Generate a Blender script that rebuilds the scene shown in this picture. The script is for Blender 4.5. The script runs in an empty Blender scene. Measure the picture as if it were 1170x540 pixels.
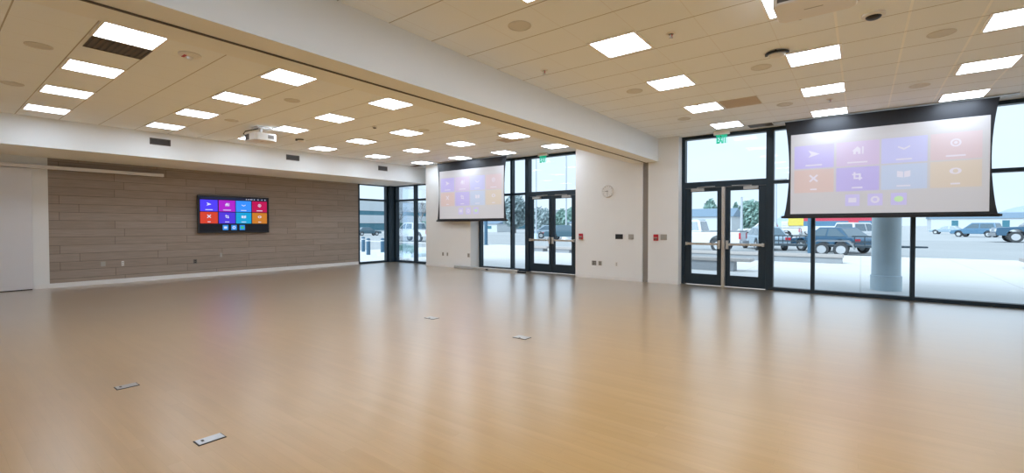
import bpy, bmesh, math, random
from mathutils import Vector, Matrix
random.seed(7)
S = bpy.context.scene
COL = S.collection
PI = math.pi

# ------------------------------------------------------------------ helpers
class MB:
    """collects shapes and links them as one mesh object"""
    def __init__(s, org=(0, 0, 0)):
        s.v = []; s.f = []; s.m = []; s.o = Vector(org)
    def add(s, vs, fs, m=0):
        b = len(s.v)
        s.v += [Vector(v) - s.o for v in vs]
        s.f += [tuple(b + i for i in f) for f in fs]
        s.m += [m] * len(fs)
        return s
    def box(s, x0, x1, y0, y1, z0, z1, m=0):
        x0, x1 = min(x0, x1), max(x0, x1); y0, y1 = min(y0, y1), max(y0, y1); z0, z1 = min(z0, z1), max(z0, z1)
        vs = [(x0, y0, z0), (x1, y0, z0), (x1, y1, z0), (x0, y1, z0), (x0, y0, z1), (x1, y0, z1), (x1, y1, z1), (x0, y1, z1)]
        return s.add(vs, [(0, 3, 2, 1), (4, 5, 6, 7), (0, 1, 5, 4), (1, 2, 6, 5), (2, 3, 7, 6), (3, 0, 4, 7)], m)
    def prism(s, poly, axis, a, b, m=0):
        """poly: 2-D outline; axis: 'x' (y,z), 'y' (x,z) or 'z' (x,y)"""
        def p(q, t):
            return {'x': (t, q[0], q[1]), 'y': (q[0], t, q[1]), 'z': (q[0], q[1], t)}[axis]
        n = len(poly)
        vs = [p(q, a) for q in poly] + [p(q, b) for q in poly]
        fs = [tuple(range(n)), tuple(range(2 * n - 1, n - 1, -1))]
        fs += [(i, n + i, n + (i + 1) % n, (i + 1) % n) for i in range(n)]
        return s.add(vs, fs, m)
    def loft(s, rings, m=0, caps=True):
        n = len(rings[0]); vs = [p for r in rings for p in r]; fs = []
        for k in range(len(rings) - 1):
            for i in range(n):
                j = (i + 1) % n
                fs.append((k * n + i, k * n + j, (k + 1) * n + j, (k + 1) * n + i))
        if caps:
            fs.append(tuple(range(n - 1, -1, -1))); fs.append(tuple(range((len(rings) - 1) * n, len(rings) * n)))
        return s.add(vs, fs, m)
    def lathe(s, prof, c=(0, 0, 0), axis='z', n=24, m=0, caps=True):
        rings = []
        for r, t in prof:
            ring = []
            for i in range(n):
                a = 2 * PI * i / n; u, w = r * math.cos(a), r * math.sin(a)
                q = {'z': (u, w, t), 'y': (u, t, -w), 'x': (t, u, w)}[axis]
                ring.append((c[0] + q[0], c[1] + q[1], c[2] + q[2]))
            rings.append(ring)
        return s.loft(rings, m, caps)
    def tube(s, pts, r, n=8, m=0):
        pts = [Vector(p) for p in pts]; rings = []
        rs = r if isinstance(r, (list, tuple)) else [r] * len(pts)
        for i, p in enumerate(pts):
            d = (pts[min(i + 1, len(pts) - 1)] - pts[max(i - 1, 0)]).normalized()
            up = Vector((0, 0, 1)) if abs(d.z) < .95 else Vector((1, 0, 0))
            u = d.cross(up).normalized(); w = u.cross(d)
            rings.append([tuple(p + (u * math.cos(2 * PI * k / n) + w * math.sin(2 * PI * k / n)) * rs[i]) for k in range(n)])
        return s.loft(rings, m)
    def build(s, name, mats, parent=None, bevel=0, smooth=False):
        me = bpy.data.meshes.new(name)
        me.from_pydata([tuple(v) for v in s.v], [], s.f)
        mats = mats if isinstance(mats, (list, tuple)) else [mats]
        for x in mats: me.materials.append(x)
        for p, i in zip(me.polygons, s.m): p.material_index = i
        bm = bmesh.new(); bm.from_mesh(me)
        bmesh.ops.recalc_face_normals(bm, faces=bm.faces[:])
        bm.to_mesh(me); bm.free()
        if smooth:
            for p in me.polygons: p.use_smooth = True
            try: me.set_sharp_from_angle(angle=math.radians(40))
            except Exception: pass
        o = bpy.data.objects.new(name, me); COL.objects.link(o)
        if parent is not None: o.parent = parent
        if bevel:
            b = o.modifiers.new('bevel', 'BEVEL'); b.width = bevel; b.segments = 2; b.limit_method = 'ANGLE'; b.angle_limit = math.radians(40)
        return o

def thing(name, label, cat, loc=(0, 0, 0), rz=0, group=None):
    o = bpy.data.objects.new(name, None); COL.objects.link(o)
    o.empty_display_size = .1
    o.location = loc; o.rotation_euler = (0, 0, rz)
    return tag(o, label, cat, group)
def tag(o, label, cat, group=None):
    o['label'] = label; o['category'] = cat
    if group: o['group'] = group
    return o
def struct(o, label=None):
    o['kind'] = 'structure'
    if label: o['label'] = label
    return o
def dup(root, loc, label=None, rz=None, group=None):
    r = root.copy(); COL.objects.link(r); r.location = loc
    if rz is not None: r.rotation_euler = (0, 0, rz)
    if label: r['label'] = label
    if group: r['group'] = group
    for ch in list(root.children):
        c = ch.copy(); COL.objects.link(c); c.parent = r
        for g in list(ch.children):
            d = g.copy(); COL.objects.link(d); d.parent = c
    return r

# ------------------------------------------------------------------ materials
def nodes(name):
    m = bpy.data.materials.new(name); m.use_nodes = True
    nt = m.node_tree
    return m, nt, nt.nodes, nt.links
def bsdf_of(nt): return nt.nodes['Principled BSDF']
def mat(name, col, rough=.6, metal=0, bump=0, bscale=40, vary=.04, vscale=3, emit=None, es=0, coat=0, spec=.5):
    m, nt, N, L = nodes(name); b = bsdf_of(nt)
    b.inputs['Roughness'].default_value = rough; b.inputs['Metallic'].default_value = metal
    b.inputs['Specular IOR Level'].default_value = spec
    if coat: b.inputs['Coat Weight'].default_value = coat; b.inputs['Coat Roughness'].default_value = .06
    tc = N.new('ShaderNodeTexCoord')
    nz = N.new('ShaderNodeTexNoise'); nz.inputs['Scale'].default_value = vscale; nz.inputs['Detail'].default_value = 4
    L.new(tc.outputs['Object'], nz.inputs['Vector'])
    mx = N.new('ShaderNodeMix'); mx.data_type = 'RGBA'
    mx.inputs[6].default_value = (*[max(0, c * (1 - vary)) for c in col], 1)
    mx.inputs[7].default_value = (*[min(1, c * (1 + vary)) for c in col], 1)
    L.new(nz.outputs['Fac'], mx.inputs[0]); L.new(mx.outputs[2], b.inputs['Base Color'])
    if bump:
        n2 = N.new('ShaderNodeTexNoise'); n2.inputs['Scale'].default_value = bscale; n2.inputs['Detail'].default_value = 6
        L.new(tc.outputs['Object'], n2.inputs['Vector'])
        bp = N.new('ShaderNodeBump'); bp.inputs['Strength'].default_value = bump; bp.inputs['Distance'].default_value = .01
        L.new(n2.outputs['Fac'], bp.inputs['Height']); L.new(bp.outputs['Normal'], b.inputs['Normal'])
    if emit:
        b.inputs['Emission Color'].default_value = (*emit, 1); b.inputs['Emission Strength'].default_value = es
    return m
def srgb(r, g, b):
    f = lambda c: (c / 255 / 12.92) if c / 255 <= .04045 else ((c / 255 + .055) / 1.055) ** 2.4
    return (f(r), f(g), f(b))

def mathn(N, L, op, a, b=None, c=None):
    n = N.new('ShaderNodeMath'); n.operation = op
    for i, x in enumerate((a, b, c)):
        if x is None: continue
        if isinstance(x, (int, float)): n.inputs[i].default_value = x
        else: L.new(x, n.inputs[i])
    return n.outputs[0]

M = {}
M['wall'] = mat('white_wall_paint', (.81, .82, .82), .75, bump=.03, bscale=120, vary=.015)
M['beam'] = mat('white_beam_paint', (.82, .85, .87), .7, bump=.03, bscale=120, vary=.015)
M['base'] = mat('white_baseboard_paint', (.80, .80, .80), .45)
M['door_white'] = mat('cool_white_door_laminate', (.70, .70, .73), .45, vary=.02)
M['frame'] = mat('dark_anodised_frame', (.010, .024, .038), .42, metal=.0, spec=.4)
M['steel'] = mat('brushed_steel', (.62, .60, .57), .35, metal=.9, vary=.08, vscale=30)
M['grey_metal'] = mat('grey_metal_paint', (.42, .42, .42), .45, metal=.3)
M['strip'] = mat('grey_aluminium_strip', (.40, .40, .39), .5, metal=.3)
M['pocket'] = mat('grey_partition_channel', (.30, .28, .26), .6)
M['black'] = mat('black_plastic', (.012, .012, .014), .4)
M['blackmat'] = mat('black_screen_masking', (.016, .019, .026), .5)
M['track'] = mat('dark_partition_track', (.09, .075, .065), .5)
M['white_plastic'] = mat('white_plastic', (.78, .77, .75), .4)
M['grey_plate'] = mat('grey_wall_plate', (.38, .36, .32), .45)
M['dark_plate'] = mat('dark_socket_face', (.12, .11, .10), .45)
M['red'] = mat('red_alarm_plastic', (.45, .015, .03), .4)
M['speaker'] = mat('tan_speaker_grille', (.66, .66, .65), .7, bump=.2, bscale=300)
M['tan'] = mat('tan_perforated_grille', (.62, .52, .40), .7, bump=.3, bscale=200)
M['grille'] = mat('dark_air_grille', (.10, .085, .075), .55)
M['flange'] = mat('white_light_flange', (.85, .84, .82), .5)
M['chrome'] = mat('chrome_sprinkler', (.7, .68, .66), .25, metal=.9)
M['redbulb'] = mat('red_sprinkler_bulb', (.6, .05, .03), .3)
M['rail'] = mat('satin_aluminium_rail', (.74, .72, .71), .45, metal=.1)
M['floorbox'] = mat('satin_floor_box_lid', (.55, .56, .58), .3, metal=.6, vary=.08, vscale=60)
M['fbgap'] = mat('dark_floor_box_gap', (.05, .045, .04), .6)

def light_mat():
    m, nt, N, L = nodes('lit_light_diffuser'); N.remove(bsdf_of(nt))
    e = N.new('ShaderNodeEmission'); e.inputs['Color'].default_value = (.835, .95, 1.09, 1); e.inputs['Strength'].default_value = LIGHT
    L.new(e.outputs[0], N['Material Output'].inputs[0]); return m
LIGHT = 11.0
M['diffuser'] = light_mat()

def glass_mat(name, tint, refl=1.0):
    m, nt, N, L = nodes(name); N.remove(bsdf_of(nt))
    t = N.new('ShaderNodeBsdfTransparent'); t.inputs[0].default_value = (*tint, 1)
    g = N.new('ShaderNodeBsdfGlossy'); g.inputs['Roughness'].default_value = .01; g.inputs[0].default_value = (.9, .95, 1, 1)
    f = N.new('ShaderNodeFresnel'); f.inputs[0].default_value = 1.3
    k = mathn(N, L, 'MULTIPLY', f.outputs[0], refl)
    x = N.new('ShaderNodeMixShader'); L.new(k, x.inputs[0]); L.new(t.outputs[0], x.inputs[1]); L.new(g.outputs[0], x.inputs[2])
    L.new(x.outputs[0], N['Material Output'].inputs[0]); return m
M['glass'] = glass_mat('blue_tinted_window_glass', (.815, .90, .97), .6)
M['carglass'] = mat('dark_car_glass', (.10, .16, .20), .1, coat=.5)

def floor_mat():
    m, nt, N, L = nodes('maple_strip_floor'); b = bsdf_of(nt)
    tc = N.new('ShaderNodeTexCoord')
    br = N.new('ShaderNodeTexBrick'); br.offset = .37; br.offset_frequency = 2; br.squash = 1
    br.inputs['Scale'].default_value = 1; br.inputs['Brick Width'].default_value = 1.1; br.inputs['Row Height'].default_value = .082
    br.inputs['Mortar Size'].default_value = .0012; br.inputs['Mortar Smooth'].default_value = .3
    br.inputs['Color1'].default_value = (*srgb(203, 164, 110), 1); br.inputs['Color2'].default_value = (*srgb(198, 158, 103), 1)
    br.inputs['Mortar'].default_value = (*srgb(192, 152, 98), 1)
    L.new(tc.outputs['Object'], br.inputs['Vector'])
    mp = N.new('ShaderNodeMapping'); mp.inputs['Scale'].default_value = (.8, 9, 1)
    L.new(tc.outputs['Object'], mp.inputs['Vector'])
    n1 = N.new('ShaderNodeTexNoise'); n1.inputs['Scale'].default_value = 2.2; n1.inputs['Detail'].default_value = 6
    L.new(mp.outputs[0], n1.inputs['Vector'])
    n2 = N.new('ShaderNodeTexNoise'); n2.inputs['Scale'].default_value = .5; n2.inputs['Detail'].default_value = 3
    L.new(tc.outputs['Object'], n2.inputs['Vector'])
    hv = N.new('ShaderNodeHueSaturation'); L.new(br.outputs['Color'], hv.inputs['Color'])
    v = mathn(N, L, 'MULTIPLY_ADD', n1.outputs['Fac'], .20, .90)
    v2 = mathn(N, L, 'MULTIPLY_ADD', n2.outputs['Fac'], .22, .90)
    L.new(mathn(N, L, 'MULTIPLY', v, v2), hv.inputs['Value'])
    L.new(hv.outputs[0], b.inputs['Base Color'])
    r = mathn(N, L, 'MULTIPLY_ADD', n1.outputs['Fac'], .01, .276)
    L.new(r, b.inputs['Roughness'])
    b.inputs['Specular IOR Level'].default_value = 0
    bp = N.new('ShaderNodeBump'); bp.inputs['Strength'].default_value = .08; bp.inputs['Distance'].default_value = .002
    L.new(n1.outputs['Fac'], bp.inputs['Height']); L.new(bp.outputs['Normal'], b.inputs['Normal'])
    # clear satin lacquer over the wood
    gl = N.new('ShaderNodeBsdfGlossy'); L.new(r, gl.inputs['Roughness'])
    fr = N.new('ShaderNodeFresnel'); fr.inputs[0].default_value = 1.5
    mx = N.new('ShaderNodeMixShader'); fk = N.new('ShaderNodeMath'); fk.operation = 'MULTIPLY_ADD'; fk.use_clamp = True; fk.inputs[1].default_value = 2.05; fk.inputs[2].default_value = -.125
    L.new(fr.outputs[0], fk.inputs[0]); L.new(mathn(N, L, 'MINIMUM', fk.outputs[0], .85), mx.inputs[0]); L.new(b.outputs[0], mx.inputs[1]); L.new(gl.outputs[0], mx.inputs[2])
    L.new(mx.outputs[0], N['Material Output'].inputs[0])
    return m
M['floor'] = floor_mat()

def stone_mat():
    m, nt, N, L = nodes('taupe_plank_stone_cladding'); b = bsdf_of(nt)
    tc = N.new('ShaderNodeTexCoord'); sp = N.new('ShaderNodeSeparateXYZ'); L.new(tc.outputs['Object'], sp.inputs[0])
    cb = N.new('ShaderNodeCombineXYZ'); L.new(sp.outputs['Y'], cb.inputs['X']); L.new(sp.outputs['Z'], cb.inputs['Y'])
    br = N.new('ShaderNodeTexBrick'); br.offset = .43; br.offset_frequency = 3; br.squash = 1.35; br.squash_frequency = 2
    br.inputs['Scale'].default_value = 1; br.inputs['Brick Width'].default_value = 1.55; br.inputs['Row Height'].default_value = .197
    br.inputs['Mortar Size'].default_value = .006; br.inputs['Mortar Smooth'].default_value = .4
    br.inputs['Color1'].default_value = (*srgb(158, 145, 134), 1); br.inputs['Color2'].default_value = (*srgb(148, 135, 124), 1)
    br.inputs['Mortar'].default_value = (*srgb(112, 99, 90), 1)
    L.new(cb.outputs[0], br.inputs['Vector'])
    mp = N.new('ShaderNodeMapping'); mp.inputs['Scale'].default_value = (1.2, 16, 1); L.new(cb.outputs[0], mp.inputs['Vector'])
    n1 = N.new('ShaderNodeTexNoise'); n1.inputs['Scale'].default_value = 2; n1.inputs['Detail'].default_value = 7
    L.new(mp.outputs[0], n1.inputs['Vector'])
    hv = N.new('ShaderNodeHueSaturation'); L.new(br.outputs['Color'], hv.inputs['Color'])
    L.new(mathn(N, L, 'MULTIPLY_ADD', n1.outputs['Fac'], .5, .75), hv.inputs['Value'])
    L.new(hv.outputs[0], b.inputs['Base Color']); b.inputs['Roughness'].default_value = .75
    h = mathn(N, L, 'MULTIPLY_ADD', br.outputs['Fac'], -.8, n1.outputs['Fac'])
    bp = N.new('ShaderNodeBump'); bp.inputs['Strength'].default_value = .35; bp.inputs['Distance'].default_value = .008
    L.new(h, bp.inputs['Height']); L.new(bp.outputs['Normal'], b.inputs['Normal'])
    return m
M['stone'] = stone_mat()

def ceiling_mat(name, oy, ox, light_bars=False):
    m, nt, N, L = nodes(name); b = bsdf_of(nt)
    tc = N.new('ShaderNodeTexCoord'); sp = N.new('ShaderNodeSeparateXYZ'); L.new(tc.outputs['Object'], sp.inputs[0])
    def line(out, off, w):
        d = mathn(N, L, 'DIVIDE', mathn(N, L, 'SUBTRACT', out, off), .61)
        fr = mathn(N, L, 'FRACT', mathn(N, L, 'ADD', d, 100.5))
        a = mathn(N, L, 'ABSOLUTE', mathn(N, L, 'SUBTRACT', fr, .5))
        return mathn(N, L, 'LESS_THAN', a, w / .61)
    ly = line(sp.outputs['Y'], oy, .0065); lx = line(sp.outputs['X'], ox, .012 if light_bars else .004)
    nz = N.new('ShaderNodeTexNoise'); nz.inputs['Scale'].default_value = 90; nz.inputs['Detail'].default_value = 4
    L.new(tc.outputs['Object'], nz.inputs['Vector'])
    n2 = N.new('ShaderNodeTexNoise'); n2.inputs['Scale'].default_value = .9; L.new(tc.outputs['Object'], n2.inputs['Vector'])
    base = N.new('ShaderNodeMix'); base.data_type = 'RGBA'
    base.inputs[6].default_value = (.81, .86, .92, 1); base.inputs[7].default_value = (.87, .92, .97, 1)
    L.new(mathn(N, L, 'MULTIPLY_ADD', nz.outputs['Fac'], .5, mathn(N, L, 'MULTIPLY', n2.outputs['Fac'], .5)), base.inputs[0])
    m1 = N.new('ShaderNodeMix'); m1.data_type = 'RGBA'; L.new(base.outputs[2], m1.inputs[6])
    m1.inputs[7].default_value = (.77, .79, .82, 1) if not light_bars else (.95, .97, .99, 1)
    L.new(lx, m1.inputs[0])
    m2 = N.new('ShaderNodeMix'); m2.data_type = 'RGBA'; L.new(m1.outputs[2], m2.inputs[6]); m2.inputs[7].default_value = (.44, .42, .39, 1)
    L.new(ly, m2.inputs[0]); L.new(m2.outputs[2], b.inputs['Base Color']); b.inputs['Roughness'].default_value = .85
    bp = N.new('ShaderNodeBump'); bp.inputs['Strength'].default_value = .25; bp.inputs['Distance'].default_value = .004
    L.new(mathn(N, L, 'SUBTRACT', nz.outputs['Fac'], ly), bp.inputs['Height']); L.new(bp.outputs['Normal'], b.inputs['Normal'])
    return m
M['ceil_l'] = ceiling_mat('acoustic_ceiling_tile_left', 1.226, -6.36)
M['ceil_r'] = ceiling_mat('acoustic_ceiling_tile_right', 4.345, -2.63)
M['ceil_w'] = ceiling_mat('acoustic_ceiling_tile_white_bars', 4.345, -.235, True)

def paver_mat(name, c, jc, w, jw):
    m, nt, N, L = nodes(name); b = bsdf_of(nt)
    tc = N.new('ShaderNodeTexCoord')
    br = N.new('ShaderNodeTexBrick'); br.offset = 0; br.inputs['Scale'].default_value = 1
    br.inputs['Brick Width'].default_value = w; br.inputs['Row Height'].default_value = w; br.inputs['Mortar Size'].default_value = jw
    br.inputs['Color1'].default_value = (*c, 1); br.inputs['Color2'].default_value = (*[x * .95 for x in c], 1); br.inputs['Mortar'].default_value = (*jc, 1)
    L.new(tc.outputs['Object'], br.inputs['Vector'])
    n = N.new('ShaderNodeTexNoise'); n.inputs['Scale'].default_value = .7; n.inputs['Detail'].default_value = 5; L.new(tc.outputs['Object'], n.inputs['Vector'])
    hv = N.new('ShaderNodeHueSaturation'); L.new(br.outputs['Color'], hv.inputs['Color'])
    L.new(mathn(N, L, 'MULTIPLY_ADD', n.outputs['Fac'], .16, .92), hv.inputs['Value']); L.new(hv.outputs[0], b.inputs['Base Color'])
    b.inputs['Roughness'].default_value = .8
    return m
M['plaza'] = paver_mat('pale_concrete_paving', (.74, .73, .71), (.58, .58, .57), 3.0, .02)
M['asphalt'] = mat('pale_grey_asphalt', (.42, .43, .43), .85, vary=.12, vscale=.15)
M['paled_lot'] = mat('pale_far_lot', (.48, .49, .49), .85, vary=.12, vscale=.05)  # far ground paled to imitate overexposure, no snow on it
M['concrete'] = mat('smooth_concrete', (.66, .77, .82), .8, bump=.1, bscale=12, vary=.12, vscale=2)
M['bench'] = mat('grey_concrete_bench', (.33, .35, .37), .75, vary=.1, vscale=1.5)
M['benchtop'] = mat('tan_bench_top', (.43, .40, .38), .6, vary=.1)
M['post'] = mat('blue_grey_steel_post', (.05, .13, .21), .5)
M['whitepaint'] = mat('white_pole_paint', (.80, .82, .84), .4)
M['leaf'] = mat('blue_green_foliage', (.30, .46, .41), .7, vary=.4, vscale=1.5)  # foliage colours lightened to stand in for haze and window glare
M['leaf2'] = mat('grey_green_foliage', (.38, .47, .48), .7, vary=.4, vscale=1.5)  # paled in the same way for haze and glare
M['bark'] = mat('grey_bark', (.27, .25, .24), .8)
M['bldg'] = mat('pale_building_panel', (.62, .66, .68), .7)
M['bldgwin'] = mat('dark_building_window', (.06, .20, .26), .2)
M['roof'] = mat('blue_grey_roof', (.20, .29, .38), .7)
M['hill'] = mat('hazy_blue_hill', (.42, .52, .60), .9, vary=.1, vscale=.02)  # distance haze is put into the hill colour
M['tyre'] = mat('black_tyre', (.06, .065, .07), .8)
M['rim'] = mat('silver_wheel_rim', (.60, .62, .64), .4, metal=.2)
M['tail'] = mat('red_tail_light', (.55, .02, .04), .3)
M['head'] = mat('clear_head_light', (.75, .78, .80), .2)
M['bumper'] = mat('grey_bumper', (.30, .32, .34), .4, metal=.4)
M['trailer'] = mat('dark_trailer_steel', (.03, .05, .065), .5)
PAINT = {n: mat(n + '_car_paint', c, .3, coat=.6, vary=.01) for n, c in dict(white=(.72, .74, .76), silver=(.32, .42, .50), navy=(.035, .11, .19),
    blue=(.10, .22, .34), dark=(.06, .13, .17), yellow=(.75, .60, .10), red=(.60, .06, .10)).items()}

# ------------------------------------------------------------------ setting: shell
CE = 3.61; WY = 11.30
def sbox(name, m, *a, label=None, **k):
    return struct(MB().box(*a).build(name, m, **k), label)
sbox('floor', M['floor'], -15.02, 10.0, -2.6, 11.9, -.35, 0)
sbox('ceiling_left', M['ceil_l'], -13.02, -4.72, -2.6, 11.9, CE, CE + .12)
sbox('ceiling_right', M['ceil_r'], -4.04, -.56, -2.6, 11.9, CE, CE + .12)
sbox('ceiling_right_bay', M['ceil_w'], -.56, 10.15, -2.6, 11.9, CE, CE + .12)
sbox('wall_left', M['stone'], -15.25, -15.0, 1.91, 10.14, 0, 3.02, label='taupe stone plank wall behind the television')
sbox('wall_left_pier', M['wall'], -15.25, -14.985, -2.6, 1.91, 0, 3.02)
sbox('soffit_left', M['beam'], -15.25, -13.02, -2.6, 11.9, 3.02, CE + .12)
sbox('wall_back_spandrel', M['wall'], -13.02, -12.55, 11.72, 11.9, 3.06, CE + .12)
sbox('wall_back_left', M['wall'], -12.55, -10.37, WY, 11.9, 0, CE + .12)
sbox('wall_back_middle', M['wall'], -6.38, -4.44, WY, 11.9, 0, CE + .12)
sbox('wall_back_channel', M['pocket'], -4.44, -4.29, WY + .05, 11.9, 0, CE + .12)
sbox('wall_back_right', M['wall'], -4.29, -3.535, WY, 11.9, 0, CE + .12)
sbox('wall_front', M['wall'], -15.25, 10.15, -2.75, -2.6, 0, CE + .12)
sbox('wall_right', M['wall'], 10.0, 10.15, -2.6, 0, 0, CE + .12)
sbox('beam_ceiling', M['beam'], -4.72, -4.04, -2.6, WY, 3.035, CE + .12, label='white dropped beam between the two halves of the hall')
sbox('trim_1', M['track'], -4.37, -4.35, -2.6, WY, 3.022, 3.035)
sbox('baseboard_left', M['base'], -15.0, -14.982, 1.92, 10.13, 0, .105)
sbox('baseboard_pier', M['base'], -14.985, -14.965, 1.655, 1.92, 0, .105)
for n, a in (('back_left', (-12.55, -10.37)), ('back_middle', (-6.38, -4.44)), ('back_right', (-4.29, -3.535))):
    sbox('baseboard_' + n, M['base'], a[0], a[1], WY - .012, WY, 0, .09)

# ------------------------------------------------------------------ windows and doors
def window(idx, axis, pos, a0, a1, z0, z1, mull, trans, depth=.16, fw=.07, label=None):
    """axis 'x': frame lies in the plane y=pos and runs along x; axis 'y': plane x=pos"""
    f = MB()
    def bar(u0, u1, w0, w1):
        if axis == 'x': f.box(u0, u1, pos, pos + depth, w0, w1)
        else: f.box(pos - depth, pos, u0, u1, w0, w1)
    bar(a0, a0 + fw, z0, z1); bar(a1 - fw, a1, z0, z1)
    bar(a0 + fw, a1 - fw, z0, z0 + fw); bar(a0 + fw, a1 - fw, z1 - fw, z1)
    us = [a0 + fw] + [x for mm in mull for x in (mm - fw / 2, mm + fw / 2)] + [a1 - fw]
    for mm in mull: bar(mm - fw / 2, mm + fw / 2, z0 + fw, z1 - fw)
    for i in range(0, len(us), 2):
        for t in trans: bar(us[i], us[i + 1], t - fw / 2, t + fw / 2)
    root = struct(f.build('window_%d' % idx, M['frame']), label)
    zs = [z0 + fw] + [x for t in trans for x in (t - fw / 2, t + fw / 2)] + [z1 - fw]
    for i in range(0, len(us), 2):
        for j in range(0, len(zs), 2):
            g = MB(); e = .004
            if axis == 'x': g.box(us[i] - e, us[i + 1] + e, pos + depth / 2, pos + depth / 2 + .01, zs[j] - e, zs[j + 1] + e)
            else: g.box(pos - depth / 2 - .01, pos - depth / 2, us[i] - e, us[i + 1] + e, zs[j] - e, zs[j + 1] + e)
            g.build('glass_pane', M['glass'], root)
    return root
PY1 = 11.72; PY2 = 11.55
window(1, 'y', -15.0, 10.14, 11.50, 0, 3.06, [], [2.44], label='left pane of the far glazed corner beside the stone wall')
window(2, 'x', PY1, -14.86, -12.55, 0, 3.06, [-13.68], [2.44], fw=.075, label='right panes of the far glazed corner')
c = MB().box(-15.16, -14.86, 11.50, 11.88, 0, 3.06)
struct(c.build('trim_2', M['frame'], bevel=.01), 'thick dark corner post between the far corner windows')
window(3, 'x', PY1, -10.37, -8.36, 0, CE, [-8.98], [2.45], label='tall side window behind the left projection screen')
window(4, 'x', PY1, -8.36, -6.38, 2.41, CE, [], [], fw=.08, label='transom window above the far double door')
window(5, 'x', PY2, -3.535, -1.615, 2.41, CE - .0, [], [], fw=.08, label='transom window above the near double door')
window(6, 'x', PY2, -1.615, 10.0, 0, CE, [-.81, .79, 2.39, 4.0, 5.6, 7.2, 8.8], [2.40], fw=.07, label='long glazed wall behind the right projection screen')  # bays past the right edge of view are added for daylight

window(7, 'y', 10.15, 0, 11.52, 0, CE, [1.65, 3.3, 4.95, 6.6, 8.25, 9.9], [2.40], label='unseen glazed side wall added at the right for daylight')  # invented glazing out of view, put in to bring daylight from the right

def door_pair(idx, y, x0, x1, post, label):
    """black double door; x0..x1 outer frame, z up to 2.41"""
    f = MB(); jw = .075; H = 2.41
    f.box(x0, x0 + jw, y, y + .16, 0, H); f.box(x1 - jw, x1, y, y + .16, 0, H); f.box(x0 + jw, x1 - jw, y, y + .16, H - .06, H)
    root = struct(f.build('door_%d' % idx, M['frame']), label)
    xm = (x0 + x1) / 2
    if post:
        MB().box(xm - .036, xm + .036, y - .02, y + .10, 0.002, H - .061).build('center_post', M['steel'], root, bevel=.004)['label'] = 'steel centre post'
    g = .042 if post else .006
    for s, (a, b) in ((1, (x0 + jw + .006, xm - g)), (-1, (xm + g, x1 - jw - .006))):
        lf = MB(); st = .145 if s == 1 else .10; ry = y + .03
        sl, sr = (.145, .085) if s == 1 else (.085, .145)
        sl = .145 if s == 1 else .10; sr = .10 if s == 1 else .145
        zb, zt = .27, 2.255
        lf.box(a, a + sl, ry, ry + .05, .012, H - .066); lf.box(b - sr, b, ry, ry + .05, .012, H - .066)
        lf.box(a + sl, b - sr, ry, ry + .05, .012, zb); lf.box(a + sl, b - sr, ry, ry + .05, zt, H - .066)
        L_ = lf.build('door_leaf', M['frame'], root)
        MB().box(a + sl - .004, b - sr + .004, ry + .02, ry + .032, zb - .004, zt + .004).build('glass_pane', M['glass'], L_)
        # panic bar: flat rail with a mounting head at each end and the latch case on the meeting side
        pb = MB(); z = 1.0
        la, lb = a + .02, b - .02
        pb.box(la, lb, ry - .055, ry - .02, z - .028, z + .028)
        for q in (la, lb - .05): pb.box(q, q + .05, ry - .065, ry - .0005, z - .04, z + .04)
        k = b - .075 if s == 1 else a + .02
        pb.box(k, k + .055, ry - .07, ry - .0005, z - .11, z + .09)
        pb.build('push_bar', M['steel'], L_, bevel=.005)['label'] = 'satin metal push bar'
        # overhead closer with its arm
        cx = a + .30 if s == 1 else b - .30
        cl = MB(); cl.box(cx - .15, cx + .15, ry - .06, ry - .0005, 2.265, 2.335)
        cl.tube([(cx, ry - .03, 2.335), (cx, ry - .03, 2.36)], .012)
        cl.tube([(cx - .02 * s, ry - .03, 2.357), (cx + .22 * s, ry - .10, 2.362), (cx + .40 * s, ry - .045, 2.368)], .008)
        cl.build('door_closer', M['grey_metal'], L_, bevel=.006)['label'] = 'grey overhead closer'
    return root
door_pair(1, PY1, -8.36, -6.38 - .16, False, 'far black glazed double door left of the clock')
MB().box(-6.54, -6.38, PY1, PY1 + .16, 0, 2.41).build('jamb', M['frame'], bpy.data.objects['door_1'])
door_pair(2, PY2, -3.535, -1.615, True, 'near black glazed double door with steel centre post')

# ------------------------------------------------------------------ sliding door and rail at the left edge
t = thing('sliding_door', 'tall white sliding door at the left end of stone wall', 'door', (-14.92, .62, 0))
o = (-14.92, .62, 0)
MB(o).box(-14.945, -14.90, -.42, 1.64, .02, 2.74).build('door_panel', M['door_white'], t, bevel=.004)
MB(o).box(-14.94, -14.905, -.40, 1.62, 0, .018).build('bottom_gap_shade', M['black'], t)  # black strip stands in for the shaded gap under the door
t = thing('door_rail', 'long pale metal sliding rail across top of stone wall', 'rail', (-14.9, 1.8, 2.75))
o = (-14.9, 1.8, 2.75)
MB(o).box(-14.94, -14.86, -.6, 4.10, 2.755, 2.835).build('rail_channel', M['rail'], t, bevel=.006)
for y in (.2, 1.78, 2.9, 3.9):
    MB(o).box(-14.998 if y > 1.9 else -14.983, -14.94, y - .03, y + .03, 2.775, 2.815).build('wall_bracket', M['rail'], t)

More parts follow.
